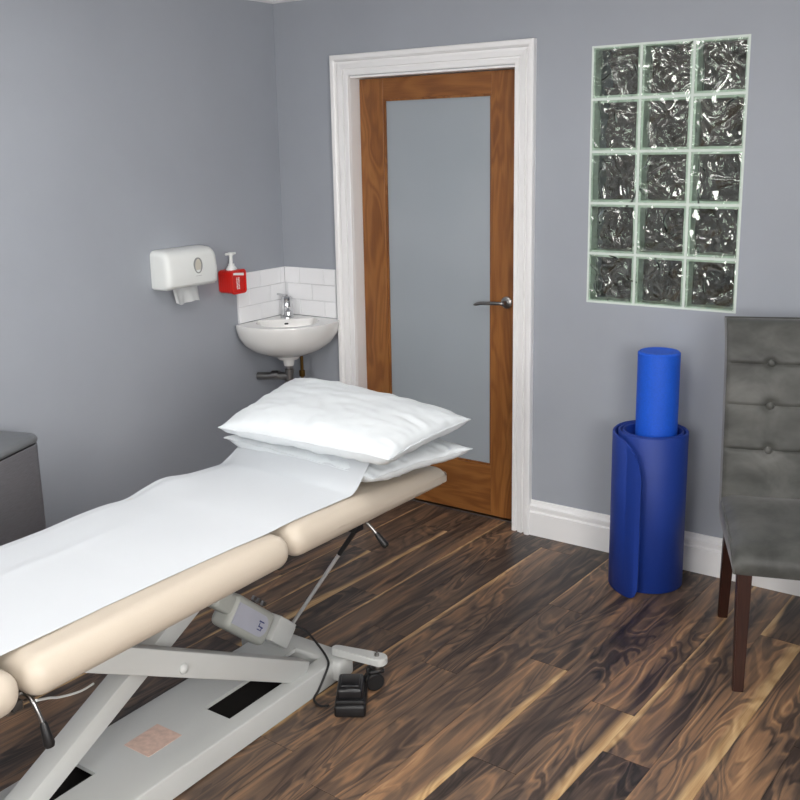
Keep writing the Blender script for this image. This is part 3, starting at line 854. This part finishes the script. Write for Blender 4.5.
        tube(bm, pp, [.0065,.009,.0105,.0125,.010,.004], 16)
        done('grip', bm, M_BLACK, lv, angle=60)
    bm = bmesh.new(); tube(bm, smooth_path([(1.540,-2.618,.562),(1.47,-2.54,.505),(1.40,-2.465,.446),(1.33,-2.36,.385),(1.27,-2.275,.345)],5), .003, 8)
    done('release_cable', bm, M_PLASTIC)
    # ---- castors
    for (x0, y0, x1, y1) in ((1.418,-1.442,1.568,-1.415),):
        sg = 1 if x1 > x0 else -1
        bm = bmesh.new(); p = Vector((x0,y0,.103)); q = Vector((x1,y1,.103)); e = (q-p).normalized(); nn = Vector((-e.y,e.x,0))
        P = []
        for i in range(9):
            a = PI/2-PI*i/8; P.append(q+e*.026*math.cos(a)+nn*.026*math.sin(a)*1)
        for i in range(5):
            a = -PI/2-PI*i/4; P.append(p+e*.018*math.cos(a)+nn*.018*math.sin(a))
        loft(bm, [[v+Vector((0,0,h)) for v in P] for h in (-.015,.010)])
        bmesh.ops.bevel(bm, geom=[ed for ed in bm.edges if abs(ed.verts[0].co.z-ed.verts[1].co.z) < 1e-6], offset=.003, segments=2, affect='EDGES')
        arm = done('castor_arm', bm, M_ENAMEL)
        hub = q-e*.008
        bm = bmesh.new(); lathe(bm, [(0,.068),(.0075,.068),(.0075,.120),(.004,.121),(.004,.129),(0,.130)], (hub.x,hub.y,0), 12)
        done('castor_stem', bm, M_STEEL, arm)
        bm = bmesh.new(); lathe(bm, [(0,.088),(.022,.088),(.022,.080),(.018,.078),(.022,.076),(.022,.070),(0,.070)], (hub.x,hub.y,0), 24)
        done('castor_collar', bm, M_STEEL, arm)
        bm = bmesh.new(); wd = Vector((math.cos(.9),math.sin(.9),0)); wn = Vector((-wd.y,wd.x,0)); wc = Vector((hub.x,hub.y,.031))-wd*.012
        Mw = Matrix((wd, Vector((0,0,-1)), wn)).transposed()
        for sgn in (-1,1):
            lathe(bm, [(0,-.009),(.026,-.009),(.030,-.005),(.030,.005),(.026,.009),(0,.009)], wc+wn*.012*sgn, 28, Mw)
        done('castor_wheel', bm, M_BLACK, arm, split=True)
        bm = bmesh.new(); bx(bm, wc+Vector((0,0,.022)), (.05,.008,.045), .003,2, Matrix((wd,wn,Vector((0,0,1)))).transposed()); bx(bm, wc+wd*.006+Vector((0,0,.036)), (.05,.046,.014), .006,2, Matrix((wd,wn,Vector((0,0,1)))).transposed())
        done('castor_fork', bm, M_BLACK, arm)
        # foot near the castor
    bm = bmesh.new()
    for (x,y) in ((1.13,-2.88),(1.41,-2.88),(1.13,-1.425),(1.41,-1.425)): lathe(bm, [(0,0),(.018,0),(.018,.012),(.01,.023),(0,.024)], (x,y,0), 16)
    done('levelling_foot', bm, M_BLACK, split=True)
build_couch()

# foot switch with its cable
def build_switch():
    a = math.radians(33); LX, LY = 1.556, -1.552
    t = thing('foot_switch', 'black rocker foot switch on the floor beside the couch base', 'foot switch', (LX,LY,0), a)
    bm = bmesh.new(); bx(bm, (0,0,.020), (.096,.126,.040), .009,3)
    make_obj('housing', bm, M_BLACK, t)
    bm = bmesh.new(); bx(bm, (0,0,.046), (.088,.112,.016), .005,2)
    make_obj('bellows', bm, M_BLACK, t)
    bm = bmesh.new(); bx(bm, (0,.002,.070), (.080,.100,.036), .010,3); bx(bm, (0,.006,.088), (.058,.070,.006), .003,2)
    make_obj('rocker_pedal', bm, simple('black_pedal',(24,24,27),.3), t)
    Mi = (Matrix.Translation((LX,LY,0)) @ Matrix.Rotation(a,4,'Z')).inverted()
    pts = [(1.262,-1.462,.150),(1.292,-1.450,.140),(1.330,-1.452,.118),(1.375,-1.462,.094),(1.408,-1.482,.088),(1.432,-1.505,.084),(1.4365,-1.530,.060),(1.4365,-1.565,.024),(1.440,-1.592,.008),(1.475,-1.606,.005),(1.505,-1.600,.012)]
    bm = bmesh.new(); tube(bm, [Mi @ p for p in smooth_path(pts,6)], .0038, 10)
    make_obj('cable', bm, M_BLACK, t)
build_switch()

# ------------------------------------------------------------------ pillows and couch roll
def couch_top(x, y):
    cx, hx = (CX0+CX1)/2, (CX1-CX0)/2
    u = (x-cx)/hx; z = CZ1+.010*max(0,1-u*u)
    # rounded side edges
    d = hx-abs(x-cx)
    if d < .0455: z = CZ1-.0455+math.sqrt(max(0,.0455**2-(.0455-max(d,0))**2))
    for (a, b, dz) in ((-1.866,-1.05,.006),(-2.652,-1.874,0),(-3.4,-2.664,0)):
        pass
    sm = lambda a, b: (lambda k: k*k*(3-2*k))(max(0,min(1,(y-a)/(b-a))))
    z += .006*sm(-1.90,-1.72)
    if y > -1.812: z += -math.tan(math.radians(1.2))*(y+1.808)-.030*max(0,min(1,(y+1.808)/.813))**1.5
    if y < -2.66: z += math.tan(math.radians(2.0))*(y+2.664)
    return z
def pillow(name, label, corners, ht, hb, seed, rot=0):
    L, F, R, B = [Vector(c) for c in corners]; cen = (L+F+R+B)/4
    t = thing(name, label, 'pillow', (cen.x,cen.y,min(c.z for c in (L,F,R,B))-hb), 0, 'pillows on the couch')
    o0 = t.location.copy()
    bm = bmesh.new(); nu, nv = 84, 60; grids = []
    def P(u, v, side):
        # u along L->F (-1..1), v from front edge to back (-1..1)
        pu = u*(1-.035*(1-v*v)*u*u); pv = v*(1-.045*(1-u*u)*v*v)
        a, b = (pu+1)/2, (pv+1)/2
        p = (L*(1-a)+F*a)*(1-b)+(B*(1-a)+R*a)*b
        pe = 3.4 if side > 0 else 7.0
        prof = (max(0,1-abs(u)**pe)*max(0,1-abs(v)**pe))**.5
        h = (ht if side > 0 else hb)*prof
        eu, ev = 1-abs(u), 1-abs(v); e = min(eu, ev)
        q = Vector((u*3.2+seed, v*2.2, seed))
        wr = noise.noise(q)*.004*min(1,prof*1.2)
        # creases that run in from the edges and corners
        c1 = noise.noise(Vector((u*9+seed*3, v*1.8, 1.7)))*math.exp(-ev*5)*min(1,ev*16)
        c2 = noise.noise(Vector((u*1.8, v*9+seed, 4.2)))*math.exp(-eu*5)*min(1,eu*16)
        rid = (1-abs(noise.noise(Vector((u*4.4+v*2.2+seed, v*2.6-u*1.3, 2.2+seed))))*5)
        rd = max(0, rid)**3*.0012*min(1,e*6)
        k = .008*(c1+c2)+wr+(rd if side > 0 else 0)
        p = p+Vector((0,0,side*(h+k*min(1,e*14))))
        p += Vector((noise.noise(q*2)*.004, noise.noise(q*2+Vector((9,0,0)))*.004, noise.noise(Vector((u*6,v*6,seed+8)))*.004))
        return p-o0
    for side in (1,-1):
        grids.append([[bm.verts.new(P(-1+2*i/nu, -1+2*j/nv, side)) for i in range(nu+1)] for j in range(nv+1)])
    for G in grids:
        for j in range(nv):
            for i in range(nu): bm.faces.new((G[j][i],G[j][i+1],G[j+1][i+1],G[j+1][i]))
    bmesh.ops.remove_doubles(bm, verts=bm.verts, dist=.0002)
    o = make_obj('pillow_case', bm, M_PILLOW, t, angle=75)
    bm = bmesh.new(); ring = []
    n = 40
    for i in range(n): ring.append(P(-1+2*i/n,-1,1))
    for i in range(n): ring.append(P(1,-1+2*i/n,1))
    for i in range(n): ring.append(P(1-2*i/n,1,1))
    for i in range(n+1): ring.append(P(-1,1-2*i/n,1))
    tube(bm, ring, .0022, 6)
    make_obj('seam', bm, M_PILLOW, t)
    return P, o0
P_low, O_low = pillow('pillow', 'lower of the two white pillows, partly under the paper sheet',
    ((.912,-1.395,.730),(1.575,-1.430,.714),(1.690,-1.035,.722),(.94,-.93,.715)), .032, .048, 3.3)
pillow('pillow', 'upper white pillow, topmost of the stack on the couch',
    ((.985,-1.490,.802),(1.675,-1.490,.808),(1.660,-.998,.808),(.885,-.975,.850)), .062, .048, 7.9)

def build_paper():
    t = None
    bm = bmesh.new(); nx, ny = 46, 150; y0, y1 = -3.30, -1.285
    rows = []
    for j in range(ny+1):
        y = y0+(y1-y0)*j/ny; row = []
        # right edge wanders a little
        xr = 1.502+.030*min(1,max(0,(y+2.4)/.55))+.004*math.sin(y*7)
        xl = .948+.006*math.sin(y*5)-.006
        if y > -1.42: xl += (y+1.42)*.30
        for i in range(nx+1):
            u = i/nx; x = xl+(xr-xl)*u
            xx = x+(y+1.4)*-.0
            z = couch_top(max(x,CX0+.0455*.35), y)+.0035
            # softly bridge the gap between cushions is left as is; gentle creases
            z += .0022*max(0,noise.noise(Vector((x*3, y*5, 1.1))))*2
            z += .0035*math.exp(-((x-1.12-.05*math.sin(y*2))/.02)**2)*max(0,noise.noise(Vector((y*1.5,3,0)))+.4)
            # lifted edge on the far side
            lift = math.exp(-(u/.22)**2)
            z += lift*(.004*math.exp(-((y+1.99)/.10)**2)-.006*math.exp(-((y+1.86)/.05)**2)+.014*math.exp(-((y+1.70)/.08)**2))
            # climbs the front of the lower pillow
            s = y+1.50-.05*(1-u)
            if s > 0:
                k = min(1, s/.15); k = k*k*(3-2*k)
                z += k*(.091+.010*u)
            row.append(bm.verts.new((x,y,z)))
        rows.append(row)
    for a, b in zip(rows, rows[1:]):
        for i in range(nx): bm.faces.new((a[i],a[i+1],b[i+1],b[i]))
    bm.normal_update()
    for f in bm.faces:
        if f.normal.z < 0: f.normal_flip()
    bmesh.ops.solidify(bm, geom=bm.faces[:], thickness=.0012)
    tag(make_obj('couch_paper', bm, M_PAPER, angle=60), 'long white paper sheet covering the couch and tucked under the upper pillow', 'paper sheet')
build_paper()

# ------------------------------------------------------------------ exercise mat and foam roller
def build_mat():
    c = Vector((1.990,-.190,0)); H = .620
    t_ = .0115
    # angle runs anticlockwise from the free end (faces the camera) inwards
    a_end = math.radians(-79); turns = 2.5; n = 260
    S = []
    for i in range(n+1):
        th = 2*PI*turns*i/n            # angle travelled inwards from the free end, clockwise
        a = a_end-th
        r = .1415-.0165*th/(2*PI)
        fl = max(0,1-th/1.6); r += .060*fl**1.7
        S.append((a, r, th))
    bm = bmesh.new(); rows = []; arc = 0; prev = None
    for (a, r, th) in S:
        p = Vector((math.cos(a)*r, math.sin(a)*r, 0))
        if prev is not None: arc += (p-prev).length
        prev = p
        R1, R2 = .13, .045
        zt = H-(R1-math.sqrt(max(0,R1*R1-(R1-arc)**2)) if arc < R1 else 0)
        zb = .001+(R2-math.sqrt(max(0,R2*R2-(R2-arc)**2)) if arc < R2 else 0)
        zt = max(zt, H-R1*.98)
        nrm = Vector((math.cos(a), math.sin(a), 0)); e = .0035
        pi_, po = p-nrm*t_/2, p+nrm*t_/2
        rows.append([pi_+Vector((0,0,zb+e)), p-nrm*(t_/2-e)+Vector((0,0,zb)), p+nrm*(t_/2-e)+Vector((0,0,zb)), po+Vector((0,0,zb+e)),
                     po+Vector((0,0,zt-e)), p+nrm*(t_/2-e)+Vector((0,0,zt)), p-nrm*(t_/2-e)+Vector((0,0,zt)), pi_+Vector((0,0,zt-e))])
    loft(bm, rows)
    o = make_obj('exercise_mat', bm, M_BLUE, angle=50); o.location = c
    tag(o, 'dark blue rolled exercise mat standing upright on the floor by the wall', 'exercise mat')
    bm = bmesh.new(); r = .0785; h = .922
    lathe(bm, [(.02,0),(r-.006,0),(r,.006),(r,h-.006),(r-.006,h),(r-.018,h-.0005),(r-.022,h-.002),(.03,h-.003),(.0,h-.003)], (0,0,0), 64)
    o = make_obj('foam_roller', bm, M_BLUE2, angle=30); o.location = (1.998,-.168,.001)
    tag(o, 'bright blue foam roller standing inside the rolled mat', 'foam roller')
build_mat()

# ------------------------------------------------------------------ chair
def build_chair():
    t = thing('dining_chair', 'dark grey velvet high back chair with buttons, beside the blue mat', 'chair', (2.619,-.505,0), math.radians(22))
    HW = .238
    # seat
    bm = bmesh.new(); nx, ny = 30, 30
    def top(u, v):   # u -1..1 across, v 0 front..1 back
        z = .464+.032*v+.016*(1-u**4)*(1-(2*v-1)**4)
        if v < .14: z -= .020*(1-v/.14)**2
        z += .004*noise.noise(Vector((u*2,v*3,.3)))-.007*math.exp(-((u-.15)**2+(v-.45)**2)/.09)
        z -= .012*max(0,(abs(u)-.86)/.14)**2
        return z
    G = [[bm.verts.new((HW*(-1+2*i/nx), -.252+.44*j/ny, top(-1+2*i/nx, j/ny))) for i in range(nx+1)] for j in range(ny+1)]
    for j in range(ny):
        for i in range(nx): bm.faces.new((G[j][i],G[j][i+1],G[j+1][i+1],G[j+1][i]))
    ring = [G[0][i] for i in range(nx)]+[G[j][nx] for j in range(ny)]+[G[ny][nx-i] for i in range(nx)]+[G[ny-j][0] for j in range(ny)]
    prev = ring
    for (dz, grow) in ((.45,1.018),(.75,1.014),(1.0,.995)):
        cur = []
        for v in ring:
            zb = .388+.006*abs(v.co.x)/HW
            cur.append(bm.verts.new((v.co.x*grow, (v.co.y+.03)*grow-.03, v.co.z+(zb-v.co.z)*dz)))
        for k in range(len(ring)): bm.faces.new((prev[k],prev[(k+1)%len(ring)],cur[(k+1)%len(ring)],cur[k]))
        prev = cur
    bm.faces.new(prev)
    make_obj('seat', bm, M_VELVET, t, angle=50)
    bm = bmesh.new()
    for s in (-1,1):
        tube(bm, smooth_path([(s*HW*1.004,.16,.478),(s*HW*1.01,.0,.470),(s*HW*1.012,-.15,.455),(s*HW*1.006,-.24,.430),(s*HW*1.0,-.256,.398)],6), .0032, 8)
    split_loose('piping', bm, lambda n_, b_: make_obj(n_, b_, M_VELVET, t))
    # backrest: grid front with tufts, offset rear
    bm = bmesh.new(); nx, nz = 60, 110; Z0, Z1 = .42, 1.092
    rowsz = [.658,.809,.953]; bxs = (-.093,.093)
    def yf(z):
        s = (z-.47)/.62; y = .178+.085*max(0,s)**1.1
        y += .050*max(0,(z-.93)/.16)**2.0
        return y
    def front(x, z):
        y = yf(z)
        y -= .014*(1-(x/HW)**4)
        for rz in rowsz:
            if Z1-z < .001: continue
            g = abs(z-rz); y += .0055*math.exp(-(g/.0028)**2)*(1 if abs(x) < HW*.97 else 0)+.001*math.exp(-(g/.010)**2)
            for bx_ in bxs: y += .013*math.exp(-((x-bx_)**2+(z-rz)**2)/.00045)
        y += .003*noise.noise(Vector((x*9,z*9,2)))
        if z > Z1-.02: y += .02*((z-(Z1-.02))/.02)**2
        if z < .50: y += 0
        ed = max(0,(abs(x)-HW+.014)/.014); y += .005*ed*ed
        return y
    def back(x, z): return yf(z)+.074-.012*max(0,(z-(Z1-.02))/.02)**2+.02*max(0,(z-1.0)/.09)
    GF = [[bm.verts.new((-HW+2*HW*i/nx, front(-HW+2*HW*i/nx, Z0+(Z1-Z0)*j/nz), Z0+(Z1-Z0)*j/nz)) for i in range(nx+1)] for j in range(nz+1)]
    GB = [[bm.verts.new((-HW+2*HW*i/nx, back(-HW+2*HW*i/nx, Z0+(Z1-Z0)*j/nz), Z0+(Z1-Z0)*j/nz-(.012 if j == nz else 0))) for i in range(nx+1)] for j in range(nz+1)]
    for G in (GF, GB):
        for j in range(nz):
            for i in range(nx): bm.faces.new((G[j][i],G[j][i+1],G[j+1][i+1],G[j+1][i]))
    rg = lambda G: [G[0][i] for i in range(nx)]+[G[j][nx] for j in range(nz)]+[G[nz][nx-i] for i in range(nx)]+[G[nz-j][0] for j in range(nz)]
    A, B = rg(GF), rg(GB)
    for k in range(len(A)): bm.faces.new((A[k],A[(k+1)%len(A)],B[(k+1)%len(A)],B[k]))
    make_obj('backrest', bm, M_VELVET, t, angle=50)
    for rz in rowsz:
        for bx_ in bxs:
            bm = bmesh.new(); y = front(bx_, rz)
            lathe(bm, [(0,.010),(.007,.009),(.013,.005),(.015,0),(.013,-.003),(0,-.004)], (bx_,y-.006,rz), 20, Matrix.Rotation(PI/2,3,'X'))
            make_obj('button', bm, M_VELVET, t, angle=60)
    # legs
    def leg(x0,y0,x1,y1,ztop,w0,w1):
        bm = bmesh.new()
        sq = lambda x, y, w, z: [(x-w,y-w,z),(x+w,y-w,z),(x+w,y+w,z),(x-w,y+w,z)]
        loft(bm, [sq(x1,y1,w1,0), sq(x0,y0,w0,ztop)])
        bmesh.ops.bevel(bm, geom=[e for e in bm.edges if abs(e.verts[0].co.z-e.verts[1].co.z) > .1], offset=.003, segments=2, affect='EDGES')
        make_obj('leg', bm, M_LEGWOOD, t, angle=30)
    for s in (-1,1):
        leg(s*.204,-.228, s*.204,-.238, .40, .022, .0165)
        leg(s*.204,.165, s*.203,.270, .42, .021, .0165)
build_chair()
